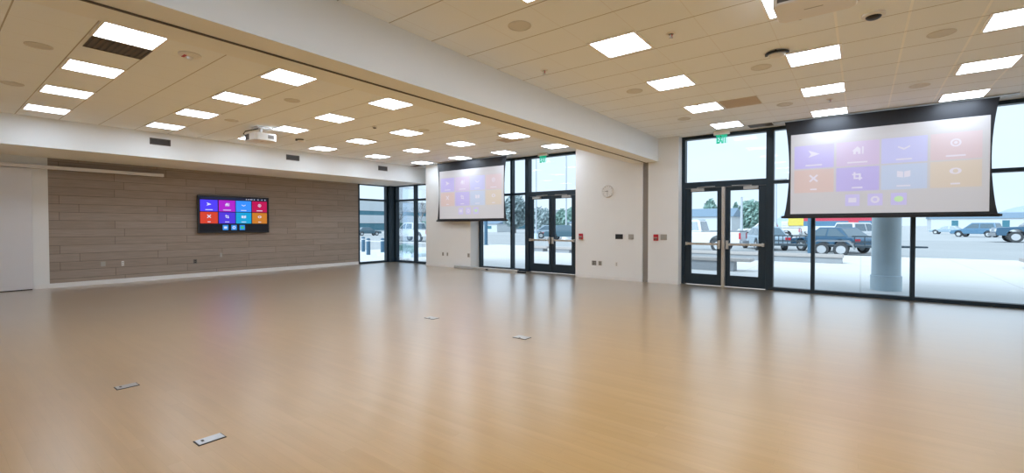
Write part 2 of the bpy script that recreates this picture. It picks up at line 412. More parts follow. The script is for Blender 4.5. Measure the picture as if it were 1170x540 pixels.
# ------------------------------------------------------------------ ceiling lights
ORD = ['first', 'second', 'third', 'fourth', 'fifth', 'sixth', 'seventh']
def make_light():
    r = thing('ceiling_light', '', 'ceiling light', (0, 0, CE))
    f = MB(); a, b = .30, .272
    f.box(-a, a, -a, -b, -.012, 0); f.box(-a, a, b, a, -.012, 0); f.box(-a, -b, -b, b, -.012, 0); f.box(b, a, -b, b, -.012, 0)
    f.build('frame', M['flange'], r)
    MB().box(-b, b, -b, b, -.007, -.001).build('diffuser', M['diffuser'], r)
    return r
LX = [-6.66, -8.44, -10.21, -12.01]; LYS = [1.54, 3.36, 5.18, 7.01, 8.83, 10.65]
proto = None
def put_light(x, y, label, group):
    global proto
    if proto is None:
        proto = make_light(); proto.location = (x, y, CE); proto['label'] = label; proto['group'] = group
    else: dup(proto, (x, y, CE), label, group=group)
COLN = ['nearest the beam', 'second from the beam', 'third from the beam', 'nearest the stone wall']
for j, y in enumerate(LYS):
    rown = ['beside the dark air grille row nearest the camera', 'second row from camera', 'third row from camera', 'third row from the windows', 'second row from the windows', 'row nearest the windows'][j]
    if j == 0: rown = 'front row with the air grille'
    for i, x in enumerate(LX):
        put_light(x, y, 'square ceiling light left of beam, %s, %s' % (rown, COLN[i]), 'lit ceiling panels left of the beam')
RX = [-2.32, -.505, 1.335]; RYS = [1.54, 3.37, 5.20, 7.03, 8.86, 10.68]
for i, x in enumerate(RX):
    for j, y in enumerate(RYS):
        cn = ['nearest the beam', 'in the middle column', 'at the far right'][i]
        rn = ['unseen overhead front row', 'second overhead row', 'row beside the near projector', 'third row from the windows', 'second row from the windows', 'row nearest the windows'][j]  # overhead rows continue the grid mostly unseen, added to brighten the foreground floor
        put_light(x, y, 'square ceiling light right of beam, %s, %s' % (cn, rn), 'lit ceiling panels right of the beam')

# ------------------------------------------------------------------ ceiling fittings
def air_grille(name, label, x0, x1, y0, y1, z, slats, along='x', group=None, m='grille'):
    c = ((x0 + x1) / 2, (y0 + y1) / 2, z)
    t = thing(name, label, 'air vent', c, group=group)
    f = MB(c); w = .018
    f.box(x0, x1, y0, y0 + w, z - .010, z); f.box(x0, x1, y1 - w, y1, z - .010, z)
    f.box(x0, x0 + w, y0 + w, y1 - w, z - .010, z); f.box(x1 - w, x1, y0 + w, y1 - w, z - .010, z)
    f.build('frame', M[m], t)
    b = MB(c)
    n = slats
    for k in range(n):
        if along == 'x':
            y = y0 + w + (y1 - y0 - 2 * w) * (k + .5) / n; hw = (y1 - y0 - 2 * w) / n * .3
            b.box(x0 + w, x1 - w, y - hw, y + hw, z - .007, z - .003)
        else:
            x = x0 + w + (x1 - x0 - 2 * w) * (k + .5) / n; hw = (x1 - x0 - 2 * w) / n * .3
            b.box(x - hw, x + hw, y0 + w, y1 - w, z - .007, z - .003)
    b.build('slats', M['grille'] if m != 'tan' else M['tan'], t)
    MB(c).box(x0 + w, x1 - w, y0 + w, y1 - w, z - .002, z).build('backing', M['black'] if m != 'tan' else M['tan'], t)
    return t
air_grille('ceiling_vent', 'dark slotted air grille touching the nearest left ceiling light', -7.46, -6.965, 1.27, 1.83, CE, 9, 'x')
air_grille('return_vent', 'tan square return grille beside ceiling light right of beam', -2.0, -1.42, 8.60, 9.16, CE, 12, 'x', m='tan')
air_grille('return_vent', 'tan square return grille among the lights left of beam', -7.36, -6.80, 8.98, 9.40, CE, 12, 'x', m='tan')
air_grille('linear_vent', 'short black slot vent left of left screen, near glazed corner', -13.0, -12.62, 10.95, 11.2, CE, 3, 'x')
air_grille('linear_vent', 'short black slot vent above near door, left of right screen', -1.98, -1.52, 11.02, 11.32, CE, 3, 'x')

def soffit_vent(label, y0, y1, z0, z1):
    X = -13.02; c = (X, (y0 + y1) / 2, (z0 + z1) / 2)
    t = thing('soffit_vent', label, 'air vent', c, group='vents in the white soffit')
    f = MB(c); w = .02
    f.box(X, X + .014, y0, y1, z0, z0 + w); f.box(X, X + .014, y0, y1, z1 - w, z1); f.box(X, X + .014, y0, y0 + w, z0 + w, z1 - w); f.box(X, X + .014, y1 - w, y1, z0 + w, z1 - w)
    f.build('frame', M['grille'], t)
    b = MB(c)
    for k in range(6):
        z = z0 + w + (z1 - z0 - 2 * w) * (k + .5) / 6
        b.prism([(X + .004, z - .006), (X + .012, z - .002), (X + .012, z + .002), (X + .004, z - .002)], 'y', y0 + w, y1 - w)
    b.build('slats', M['grille'], t)
    MB(c).box(X, X + .003, y0 + w, y1 - w, z0 + w, z1 - w).build('backing', M['black'], t)
soffit_vent('dark vent in white soffit nearest the sliding door', 3.33, 3.73, 3.325, 3.475)
soffit_vent('dark vent in white soffit above the television', 6.47, 6.85, 3.325, 3.475)
soffit_vent('dark vent in white soffit near the glazed corner', 9.59, 9.96, 3.325, 3.475)

def make_speaker():
    r = thing('ceiling_speaker', '', 'ceiling speaker', (0, 0, CE), group='round ceiling speakers')
    MB().lathe([(.128, 0), (.128, -.006), (.115, -.010), (.112, -.004), (.112, 0)], n=32).build('rim', M['speaker'], r, smooth=True)
    MB().lathe([(.111, 0), (.111, -.005), (.05, -.008), (.002, -.009)], n=32).build('grille', M['speaker'], r, smooth=True)
    return r
sp = None
SPK = [(-2.97, 4.03, 'round ceiling speaker right of beam, nearest the camera'), (-2.93, 7.1, 'round ceiling speaker right of beam, middle one of that column'),
       (-2.88, 9.55, 'round ceiling speaker right of beam, closest to the back wall'), (-1.11, 7.09, 'round ceiling speaker beside the black-topped dome fixture'),
       (-1.11, 9.52, 'round ceiling speaker between the tan grille and right screen'), (.7, 7.09, 'round ceiling speaker at far right, nearer the camera'),
       (.7, 9.52, 'round ceiling speaker at far right, above the right screen'), (-7.88, .95, 'round ceiling speaker at top left, nearer the camera'),
       (-10.28, .95, 'round ceiling speaker at left edge of the picture'), (-7.84, 4.01, 'round ceiling speaker left of beam below second light row'),
       (-10.31, 4.01, 'round ceiling speaker left of the far projector'), (-7.89, 7.05, 'round ceiling speaker left of beam in the middle lights')]
for x, y, lb in SPK:
    if sp is None: sp = make_speaker(); sp.location = (x, y, CE); sp['label'] = lb
    else: dup(sp, (x, y, CE), lb)

def make_sprinkler():
    r = thing('sprinkler', '', 'sprinkler', (0, 0, CE), group='recessed sprinkler heads')
    MB().lathe([(.055, 0), (.055, -.004), (.04, -.012), (.03, -.012), (.03, 0)], n=20).build('escutcheon', M['white_plastic'], r, smooth=True)
    b = MB(); b.lathe([(.012, 0), (.012, -.02), (.008, -.045), (.006, -.05)], n=12)
    b.lathe([(.022, -.050), (.022, -.053), (.002, -.054)], n=16); b.build('head', M['chrome'], r, smooth=True)
    MB().tube([(.014, 0, -.012), (.014, 0, -.05)], .004, 6).build('bulb', M['redbulb'], r)
    return r
sk = None
for x, y, lb in [(-1.73, 5.23, 'small sprinkler head right of beam, left of near projector'), (-3.54, 5.38, 'small sprinkler head close to the right face of beam'),
                 (-6.75, 8.35, 'small sprinkler head beside the left tan grille'),
                 (-2.35, 8.55, 'small sprinkler head above the light beside the right tan grille'), (-.45, 9.6, 'small sprinkler head between lights in front of right screen')]:
    if sk is None: sk = make_sprinkler(); sk.location = (x, y, CE); sk['label'] = lb
    else: dup(sk, (x, y, CE), lb)

def dome(label, x, y, r=.09, s=1.0):
    t = thing('dome_camera', label, 'security camera', (x, y, CE))
    MB().lathe([(r, .002), (r, -.02), (r * .92, -.026), (r * .70, -.026)], n=28).build('base', M['white_plastic'], t, smooth=True)
    MB().lathe([(r * .68, -.024)] + [(r * .68 * math.cos(a), -.027 - r * .3 * math.sin(a)) for a in [k * PI / 14 for k in range(7)]] + [(.002, -.027 - r * .3)], n=28).build('dome', M['black'], t, smooth=True)
    return t
dome('white ringed black dome camera right of the near projector', .08, 6.03, .10)
dome('small black dome camera among lights left of beam', -8.48, 6.16, .06)
def hooded(label, x, y):
    t = thing('ceiling_antenna', label, 'ceiling sensor', (x, y, CE))
    MB().lathe([(.10, .002), (.10, -.012), (.085, -.045), (.05, -.058), (.002, -.06)], n=28).build('base', M['white_plastic'], t, smooth=True)
    b = MB()
    pts = [(.135 * math.cos(a), .125 * math.sin(a) - .01) for a in [PI + k * PI / 10 for k in range(11)]]
    inn = [(.105 * math.cos(a), .103 * math.sin(a) - .005) for a in [2 * PI - k * PI / 10 for k in range(11)]]
    b.prism(pts + inn, 'z', -.032, -.010)
    b.build('shield', M['black'], t)
    MB().tube([(0, -.12, -.03), (0, -.13, 0)], .01, 8).build('stem', M['black'], t)
hooded('black hooded round sensor beside light right of beam', -.86, 6.62)
hooded('black hooded round sensor right of the far projector', -11.2, 5.95)

t = thing('fire_strobe', 'round white ceiling strobe with red mark near nearest left light', 'fire alarm', (-6.78, 2.16, CE))
MB().lathe([(.125, .002), (.125, -.014), (.10, -.028), (.06, -.030), (.002, -.030)], n=32).build('base', M['white_plastic'], t, smooth=True)
MB().box(-.06, .045, -.075, -.045, -.034, -.020).build('red_mark', M['red'], t)
MB().lathe([(.035, -.028), (.032, -.05), (.018, -.062), (.002, -.064)], n=20).build('lens', M['head'], t, smooth=True)

# ------------------------------------------------------------------ projectors
def projector(label, x0, x1, y0, y1, z0, z1, back_vent):
    c = ((x0 + x1) / 2, (y0 + y1) / 2, z0)
    t = thing('projector', label, 'projector', c)
    b = MB(c)
    r = .05
    poly = [(x0 + r, y0), (x1 - r, y0), (x1, y0 + r), (x1, y1 - r), (x1 - r, y1), (x0 + r, y1), (x0, y1 - r), (x0, y0 + r)]
    b.prism(poly, 'z', z0, z1)
    b.build('body', M['white_plastic'], t, bevel=.012)
    # rear vent grille / connectors, side vent, lens at the front, foot slot below
    v = MB(c)
    w = (x1 - x0)
    v.box(x0 + .04, x0 + .04 + .38 * w, y0 - .004, y0 + .01, z0 + .02, z1 - .02)
    v.build('rear_panel', M['grille'], t)
    s = MB(c); 
    for k in range(7):
        yy = y1 - .20 + k * .018
        s.box(x1 - .005, x1 + .003, yy, yy + .011, z0 + .045, z1 - .035)
    s.build('side_vent', M['grille'], t)
    MB(c).lathe([(.05, 0), (.055, .03), (.045, .035), (.04, .02), (.002, .022)], c=(x0 + .17, y1 - .002, (z0 + z1) / 2), axis='y', n=24).build('lens', M['black'], t, smooth=True)
    MB(c).box(x0 + .22, x0 + .36, (y0 + y1) / 2 - .006, (y0 + y1) / 2 + .006, z0 - .002, z0 + .002).build('foot_slot', M['grey_plate'], t)
    mcx, mcy = (x0 + x1) / 2, (y0 + y1) / 2
    mt = MB(c); mt.box(mcx - .14, mcx + .14, mcy - .14, mcy + .14, CE - .015, CE)
    mt.lathe([(.03, z1 + .02), (.03, CE - .015)], c=(mcx, mcy, 0), n=16)
    mt.box(mcx - .11, mcx + .11, mcy - .09, mcy + .09, z1, z1 + .02)
    mt.build('ceiling_mount', M['white_plastic'], t, bevel=.003)
    cb = MB(c); cb.tube([(x0 + .10, y0 - .004, z1 - .05), (x0 + .10, y0 - .06, z1 - .02), (x0 + .13, y0 - .03, z1 + .04), (mcx, mcy - .05, CE - .03)], .012, 8)
    cb.build('cable', M['black'], t, smooth=True)
    return t
projector('large white projector at top edge, right of beam', -.64, -.045, 4.58, 5.03, 3.345, 3.48, True)
projector('small white projector hanging near the white soffit, left of beam', -10.80, -10.30, 4.45, 4.93, 3.30, 3.46, True)

# ------------------------------------------------------------------ screens, television: the displayed page
def em(name, c, e, k):
    return mat(name, c, .6, emit=e, es=k, vary=.0, spec=.2)
def page_mats(kind):
    if kind == 'tv':
        cols = dict(base=(10, 12, 22), bar=(30, 40, 70), a=(78, 62, 245), b=(172, 32, 200), c=(52, 142, 250), d=(185, 10, 82), e=(208, 62, 42), f=(76, 52, 218), g=(8, 160, 214), h=(196, 120, 36), icon=(215, 220, 245), dock=(42, 140, 230), green=(60, 190, 110))
        return {k: em('tv_page_' + k, (.01, .01, .01), srgb(*v), .75) for k, v in cols.items()}
    cols = dict(base=(150, 150, 156), bar=(154, 154, 160), a=(128, 112, 205), b=(160, 130, 185), c=(140, 146, 212), d=(172, 138, 148), e=(172, 132, 120), f=(126, 108, 200), g=(132, 158, 196), h=(172, 152, 122), icon=(192, 188, 208), dock=(146, 136, 208), green=(140, 200, 100))
    out = {}
    for k, v in cols.items():
        c = srgb(*v)
        c = tuple(x * .88 + y * .12 for x, y in zip(c, srgb(*cols['base'])))
        out[k] = mat('projected_' + k, (.42, .42, .43), .8, emit=c, es=.62, vary=0, spec=.2)  # projector light is put into the screen surface as emission
    return out
def circ(cx, cy, r, n=14, asp=1.0, a0=0, a1=2 * PI):
    return [(cx + r * math.cos(a0 + (a1 - a0) * i / n), cy + r * asp * math.sin(a0 + (a1 - a0) * i / n)) for i in range(n if a1 - a0 > 6.2 else n + 1)]
def bx(u0, u1, v0, v1): return [(u0, v0), (u1, v0), (u1, v1), (u0, v1)]
def page(asp, plain=False):
    """polygons of the menu page, u right 0..1, v down 0..1 (asp = width / height)"""
    P = []
    us = [(.010, .248), (.262, .498), (.508, .738), (.752, .985)]; vs = [(.085, .415), (.435, .760)]
    keys = [['a', 'b', 'c', 'd'], ['e', 'f', 'g', 'h']]
    P.append(('bar', 1, bx(.01, .99, .012, .062)))
    for u in () if plain else (.66, .69, .72, .745, .78, .84, .90, .95): P.append(('icon', 2, bx(u, u + .012, .022, .05)))
    for j in range(2):
        for i in range(4):
            (u0, u1), (v0, v1) = us[i], vs[j]
            P.append((keys[j][i], 1, bx(u0, u1, v0, v1)))
            cx, cy = (u0 + u1) / 2, v0 + (v1 - v0) * .38; r = .028; A = asp
            q = lambda l: [(cx + x * r, cy + y * r * A) for x, y in l]
            I = lambda l: P.append(('icon', 2, q(l)))
            n = j * 4 + i
            if n == 0: I([(-1.2, -1), (1.3, .1), (-1.2, .9), (-.6, .1)])
            elif n == 1: I([(-1.1, .1), (0, -1), (.6, -.4), (.6, .9), (.1, .9), (.1, .3), (-.3, .3), (-.3, .9), (-.8, .9), (-.8, .1)]); I([(.9, -.9), (1.2, -.9), (1.2, .9), (.9, .9)])
            elif n == 2: I([(-1.1, -.3), (0, .3), (1.1, -.3), (1.1, .1), (0, .7), (-1.1, .1)])
            elif n == 3:
                P.append(('icon', 2, circ(cx, cy, r * .9, 16, A))); P.append((keys[j][i], 3, circ(cx, cy, r * .6, 16, A))); P.append(('icon', 4, circ(cx, cy, r * .3, 12, A)))
            elif n == 4:
                I([(-1, -.7), (-.7, -1), (1, .7), (.7, 1)]); I([(.7, -1), (1, -.7), (-.7, 1), (-1, .7)])
            elif n == 5:
                I([(-1, -.6), (.7, -.6), (.7, 1), (.35, 1), (.35, -.25), (-1, -.25)]); I([(-.7, -1), (-.35, -1), (-.35, .35), (1, .35), (1, .7), (-.7, .7)])
            elif n == 6: I([(-1.2, -.7), (-.1, -.5), (-.1, .9), (-1.2, .7)]); I([(.1, -.5), (1.2, -.7), (1.2, .7), (.1, .9)])
            else:
                P.append(('icon', 2, circ(cx, cy, r * 1.0, 16, A * .7))); P.append((keys[j][i], 3, circ(cx, cy, r * .45, 12, A)))
            tw = (.05, .055, .04, .045, .02, .03, .035, .022)[n]
            P.append(('icon', 2, bx(cx - tw, cx + tw, v1 - .055, v1 - .035)))
    for k, u in enumerate((.355, .478, .600)):
        r = .040
        P.append(('dock', 1, bx(u - r, u + r, .805, .805 + 2 * r * asp)))
        cy = .805 + r * asp
        if k == 0: P.append(('icon', 2, bx(u - .022, u + .022, cy - .016 * asp, cy + .016 * asp)))
        elif k == 1: P.append(('icon', 2, circ(u, cy, .024, 16, asp))); P.append(('dock', 3, circ(u, cy, .012, 12, asp)))
        else: P.append(('green', 2, circ(u, cy, .024, 16, asp * .8)))
    return P
def page_mesh(place, asp, keys, step, plain=False):
    m = MB()
    for k, layer, poly in page(asp, plain):
        m.add([place(u, v, layer * step) for u, v in poly], [tuple(range(len(poly)))], keys.index(k))
    return m

def projection_screen(label, xl, xr, Y, case_l, case_r):
    zt, zb = CE - .012, 1.62; ix0, ix1, iz0, iz1 = xl + .115, xr - .105, 1.675, 3.30
    c = ((xl + xr) / 2, Y, zb)
    t = thing('projection_screen', label, 'projection screen', c, group='lowered projection screens')
    cs = MB(c); cs.box(case_l, case_r, Y - .07, Y + .07, CE - .014, CE)
    cs.build('ceiling_case', M['grey_metal'], t)['label'] = 'grey ceiling case'
    left = []; n = 12
    sag = .085
    for k in range(n + 1):
        f = k / n; z = zb + (zt - .016 - zb) * f
        left.append((xl + sag * (math.sin(PI * f) ** .8), z))
    right = [(xr - (x - xl), z) for x, z in left]
    fb = MB(c); fb.prism(left + right[::-1], 'y', Y - .004, Y + .002)
    fb.build('black_masking', M['blackmat'], t)['label'] = 'black masking cloth with curved sides'
    pm = page_mats('proj') if not PM else PM[0]
    if not PM: PM.append(pm)
    keys = list(pm)
    im = MB(c); im.box(ix0, ix1, Y - .0065, Y - .0045, iz0, iz1, 0)
    def place(u, v, d): return (ix0 + (ix1 - ix0) * (.012 + .97 * u), Y - .0065 - d, iz1 - (iz1 - iz0) * (.075 + .87 * v))
    pgm = page_mesh(place, (ix1 - ix0) * .97 / ((iz1 - iz0) * .87), keys, .0006, True)
    b = len(im.v); im.v += pgm.v and [v - im.o for v in pgm.v]; im.f += [tuple(b + i for i in f) for f in pgm.f]; im.m += pgm.m
    im.build('image_surface', [pm[k] for k in keys], t)['label'] = 'white image area with pale menu tiles'
    w = MB(c); w.box(xl - .02, xr + .02, Y - .02, Y + .018, zb - .035, zb + .02)
    w.lathe([(.022, 0), (.022, .03)], c=(xl - .05, Y, zb - .008), axis='x', n=12); w.lathe([(.022, 0), (.022, .03)], c=(xr + .02, Y, zb - .008), axis='x', n=12)
    w.build('weight_bar', M['black'], t, bevel=.004)
    return t
PM = []
projection_screen('right projection screen hanging before the long glazed wall', -1.285, 1.825, 11.06, -1.50, 2.04)
projection_screen('left projection screen hanging beside the far black double door', -11.70, -8.65, 11.06, -12.5, -8.45)

# television on the stone wall
c = (-14.9, 5.865, 1.24)
tv = thing('television', 'black flat television showing bright menu tiles on stone wall', 'television', c)
MB(c).box(-14.955, -14.90, 4.885, 6.845, 1.235, 2.325).build('casing', M['black'], tv, bevel=.006)
MB(c).box(-14.999, -14.955, 5.5, 6.2, 1.5, 2.0).build('wall_mount', M['grey_metal'], tv)
pm = page_mats('tv'); keys = list(pm)
y0, y1, z0, z1 = 4.925, 6.805, 1.275, 2.285
im = MB(c); im.box(-14.8995, -14.898, y0, y1, z0, z1, 0)
def place(u, v, d): return (-14.898 + d, y0 + (y1 - y0) * u, z1 - (z1 - z0) * v)
pg = page_mesh(place, (y1 - y0) / (z1 - z0), keys, .0006)
b = len(im.v); im.v += [v - im.o for v in pg.v]; im.f += [tuple(b + i for i in f) for f in pg.f]; im.m += pg.m
im.build('screen', [pm[k] for k in keys], tv)['label'] = 'lit screen with eight coloured tiles'

# ------------------------------------------------------------------ exit signs
EXITM = mat('lit_green_exit_lettering', (.005, .28, .17), .5, emit=(.005, .38, .22), es=.6)
EXITP = glass_mat('exit_panel_acrylic', (.90, .99, .96), .3)
def exit_sign(label, x, y, s=1.0):
    t = thing('exit_sign', label, 'exit sign', (x, y, CE), group='green ceiling exit signs')
    h = MB(); h.box(-.17, .17, -.035, .035, -.075, 0); h.box(-.10, .10, -.05, .05, -.012, 0)
    h.build('housing', M['white_plastic'], t, bevel=.004)
    p = MB().box(-.125, .125, -.006, .006, -.275, -.075).build('sign_panel', EXITP, t)
    cu = bpy.data.curves.new('exit_text', 'FONT'); cu.body = 'EXIT'; cu.size = .19; cu.align_x = 'CENTER'; cu.extrude = .002; cu.offset = .012
    tmp = bpy.data.objects.new('tmp_text', cu); COL.objects.link(tmp)
    dg = bpy.context.evaluated_depsgraph_get(); me = bpy.data.meshes.new_from_object(tmp.evaluated_get(dg))
    bpy.data.objects.remove(tmp)
    xs = [v.co.x for v in me.vertices]; k = .225 / (max(xs) - min(xs))
    for v in me.vertices: v.co = (v.co.x * k, -v.co.z - .0085, v.co.y * 1.15 - .262)
    me.materials.clear(); me.materials.append(EXITM)
    lt = bpy.data.objects.new('lettering', me); COL.objects.link(lt); lt.parent = p; lt['label'] = 'green EXIT lettering'
    MB().box(-.125, .125, -.008, .008, -.10, -.0755).build('light_edge', EXITM, p)
exit_sign('green EXIT sign hanging above the near double door', -2.58, 11.36)
exit_sign('green EXIT sign hanging above the far double door', -7.62, 11.52)

# ------------------------------------------------------------------ things on the walls
def back_plate(name, label, cat, x, z, w, h, m, face=None, kind='outlet', group=None, y=WY + .001, d=.008):
    t = thing(name, label, cat, (x, y, z), group=group)
    MB().box(-w / 2, w / 2, -d, 0, -h / 2, h / 2).build('cover_plate', M[m], t, bevel=.002)
    f = MB()
    if kind == 'outlet':
        n = max(1, round(w / .08))
        for k in range(n):
            cx = -w / 2 + w * (k + .5) / n
            for dz in (-.022, .022): f.box(cx - .017, cx + .017, -d - .002, -d, dz - .015, dz + .015)
        f.build('socket_face', M[face or 'dark_plate'], t)
    elif kind == 'switch':
        n = max(1, round(w / .06))
        for k in range(n):
            cx = -w / 2 + w * (k + .5) / n
            f.box(cx - .014, cx + .014, -d - .005, -d, -.03, .03)
        f.build('rocker', M[face or 'white_plastic'], t)
    elif kind == 'screen':
        f.box(-w / 2 + .012, w / 2 - .012, -d - .001, -d, -h / 2 + .012, h / 2 - .012); f.build('display', M['black'], t)
    return t
back_plate('outlet', 'dark socket plate at left below left projection screen', 'outlet', -11.68, .45, .085, .12, 'grey_plate')
back_plate('outlet', 'narrow dark socket plate second below left projection screen', 'outlet', -11.46, .45, .06, .12, 'grey_plate')
back_plate('outlet', 'dark socket plate beside the tall side window', 'outlet', -10.46, .45, .10, .13, 'grey_plate')
back_plate('outlet', 'wide dark socket plate low on wall below clock', 'outlet', -5.80, .42, .13, .12, 'dark_plate', face='grey_plate')
back_plate('outlet', 'narrow dark socket plate right of the wide one below clock', 'outlet', -5.62, .42, .10, .12, 'grey_plate', face='dark_plate')
back_plate('outlet', 'white socket plate low on wall under black touch panel', 'outlet', -5.14, .42, .075, .12, 'white_plastic', face='grey_plate')
back_plate('touch_panel', 'small black touch panel on wall right of clock', 'touch panel', -5.07, 1.15, .21, .13, 'black', kind='screen')
back_plate('light_switch', 'narrow white switch beside black touch panel', 'light switch', -4.91, 1.15, .04, .12, 'white_plastic', kind='switch')
back_plate('light_switch', 'grey double switch plate left of the dark wall channel', 'light switch', -4.74, 1.15, .14, .13, 'grey_plate', kind='switch', face='grey_plate')
back_plate('light_switch', 'grey switch plate beside red alarm near the near door', 'light switch', -3.89, 1.15, .16, .14, 'grey_plate', kind='switch', face='grey_plate')

def alarm(label, x, z):
    t = thing('fire_alarm_pull', label, 'fire alarm', (x, WY, z), group='red fire alarm pulls')
    MB().box(-.06, .06, -.04, .003, -.08, .08).build('body', M['red'], t, bevel=.008)
    MB().box(-.045, .045, -.052, -.040, -.012, .008).build('handle', M['grey_plate'], t, bevel=.003)
    f = MB(); f.prism([(-.05, -.03), (0, -.062), (.05, -.03), (.05, -.022), (-.05, -.022)], 'y', -.043, -.040); f.build('plate', M['dark_plate'], t)
alarm('red fire alarm pull beside the far double door', -6.20, 1.14)
alarm('red fire alarm pull between wall channel and near door', -4.08, 1.14)

# clock
t = thing('wall_clock', 'round white wall clock high on white wall', 'clock', (-5.40, WY, 2.36))
MB().lathe([(.165, 0), (.165, -.035), (.152, -.042), (.148, -.03), (.148, 0)], axis='y', n=40).build('rim', M['rail'], t, smooth=True)
MB().lathe([(.147, -.001), (.147, -.022), (.001, -.022)], axis='y', n=40).build('dial', M['white_plastic'], t)
mk = MB()
for k in range(12):
    a = k * PI / 6; r0, r1 = .118, .138; w = .004
    d = Vector((math.sin(a), 0, math.cos(a))); p = Vector((math.cos(a), 0, -math.sin(a)))
    q = [d * r0 - p * w, d * r0 + p * w, d * r1 + p * w, d * r1 - p * w]
    mk.add([(v.x, -.0232, v.z) for v in q], [(0, 1, 2, 3)])
mk.build('hour_marks', M['dark_plate'], t)
for ang, ln, w, nm in ((math.radians(266), .085, .007, 'hour_hand'), (math.radians(180), .125, .005, 'minute_hand')):
    d = Vector((math.sin(ang), 0, math.cos(ang))); p = Vector((math.cos(ang), 0, -math.sin(ang)))
    h = MB(); q = [d * -.02 - p * w, d * -.02 + p * w, d * ln + p * w * .5, d * ln - p * w * .5]
    h.add([(v.x, -.025, v.z) for v in q] + [(v.x, -.0265, v.z) for v in q], [(0, 1, 2, 3), (4, 7, 6, 5), (0, 4, 5, 1), (1, 5, 6, 2), (2, 6, 7, 3), (3, 7, 4, 0)])
    h.build(nm, M['dark_plate'], t)

# outlets on the stone wall
def stone_plate(label, y, z, m, w=.08):
    t = thing('outlet', label, 'outlet', (-15.0, y, z), group=None)
    MB().box(0, .008, -w / 2, w / 2, -.06, .06).build('cover_plate', M[m], t, bevel=.002)
    f = MB()
    for dz in (-.024, .024): f.box(.008, .010, -.017, .017, dz - .014, dz + .014)
    f.build('socket_face', M['grey_plate'] if m != 'dark_plate' else M['black'], t)
stone_plate('leftmost pale socket plate low on the stone wall', 2.86, .50, 'grey_plate', .09)
stone_plate('second pale socket plate from left on the stone wall', 3.24, .49, 'white_plastic', .05)
stone_plate('dark socket plate on the stone wall left of the television', 4.84, .44, 'dark_plate', .09)
stone_plate('pale socket plate on the stone wall below the television', 5.50, .59, 'grey_plate', .06)

# ------------------------------------------------------------------ things on the floor
t = thing('floor_strip', 'long low grey metal strip on floor below left screen', 'floor strip', (-9.7, WY - .09, 0))
o = (-9.7, WY - .09, 0)
f = MB(o); f.prism([(WY - .13, 0), (WY - .05, 0), (WY - .05, .085), (WY - .11, .095), (WY - .13, .07)], 'x', -11.02, -8.33)
f.build('bar', M['strip'], t)
MB(o).box(-9.60, -9.50, WY - .137, WY - .12, .012, .055).build('latch', M['black'], t)
MB(o).box(-8.33, -8.05, WY - .12, WY - .06, 0, .05).build('end_piece', M['black'], t)

def floor_box(label, x, y, w, d, rz=0, flush=False):
    t = thing('floor_box', label, 'floor box', (x, y, 0), rz, group=None)
    MB().box(-w / 2, w / 2, -d / 2, d / 2, 0, .004).build('rim', M['fbgap'], t)
    MB().box(-w / 2 + .006, w / 2 - .006, -d / 2 + .006, d / 2 - .006, .004, .007).build('lid', M['floorbox'] if not flush else M['speaker'], t, bevel=.001)
    MB().box(-.018, .010, -.05, -.035, .007, .009).build('finger_pull', M['fbgap'], t)
floor_box('silver floor box lid nearest the camera', -3.48, 1.195, .10, .165)
floor_box('silver floor box lid further left on the floor', -5.235, 1.145, .11, .16)
floor_box('flush floor box lid in the middle of the bright floor', -3.46, 4.74, .20, .14, 0, True)
floor_box('flush floor box lid in front of the glazed corner', -5.32, 4.90, .20, .14, 0, True)

# ------------------------------------------------------------------ outside: ground
GZ = -.03
g = MB(); g.box(-24, 45, 11.9, 27.2, -.34, GZ); g.box(10.16, 45, -8, 11.9, -.34, GZ); g.box(-24, -15.26, -8, 11.9, -.34, GZ)
struct(g.build('ground_plaza', M['plaza']), 'pale paved plaza outside the windows')
struct(MB().box(-400, 400, -40, 62, -.30, -.10).build('ground_lot', M['asphalt']), 'grey asphalt parking lot')
struct(MB().box(-900, 900, 62, 1500, -.30, -.10).build('ground_far', M['paled_lot']), 'pale ground beyond the parking lot')
struct(MB().box(-45, 45, 27.2, 27.4, -.2, GZ + .02).build('ground_kerb', M['plaza']))
LZ = -.10

# column
t = thing('concrete_column', 'thick round concrete column outside the right windows', 'column', (.46, 13.42, GZ))
MB().lathe([(.265, .34), (.265, 4.6)], n=40).build('shaft', M['concrete'], t, smooth=True)
MB().lathe([(.285, 0), (.285, .33), (.265, .34)], n=40).build('plinth', M['concrete'], t, smooth=True)

def post(label, x, y, r, h, z=GZ, name='steel_post', m='post'):
    t = thing(name, label, 'post', (x, y, z))
    MB().lathe([(r, 0.02), (r, h), (r * .9, h + .02)], n=20).build('shaft', M[m], t, smooth=True)
    MB().lathe([(r * 1.7, 0), (r * 1.7, .02), (r * 1.2, .03)], n=20).build('base_plate', M[m], t)
    return t
post('tall blue steel post outside the glazed corner', -18.05, 16.5, .085, 5.5)
post('tall blue steel post outside the tall side window', -22.9, 26.7, .13, 5.2)
post('thin blue steel post left of the trailer wheels', -2.03, 26.9, .075, 4.2)

def bollard(label, x, y, h=.85):
    t = thing('bollard', label, 'bollard', (x, y, GZ), group='blue bollards on the plaza')
    MB().lathe([(.10, 0), (.10, h - .06), (.08, h - .02), (.02, h)], n=20).build('shaft', M['post'], t, smooth=True)
    MB().lathe([(.103, h - .16), (.103, h - .11)], n=20).build('band', M['whitepaint'], t)
bollard('blue bollard nearest the stone wall, farther of the pair', -22.6, 15.6)
bollard('blue bollard nearest the stone wall, nearer of the pair', -20.0, 14.1)
bollard('blue bollard just left of the corner post', -19.5, 14.6)
bollard('blue bollard just right of the corner post', -20.7, 16.4)

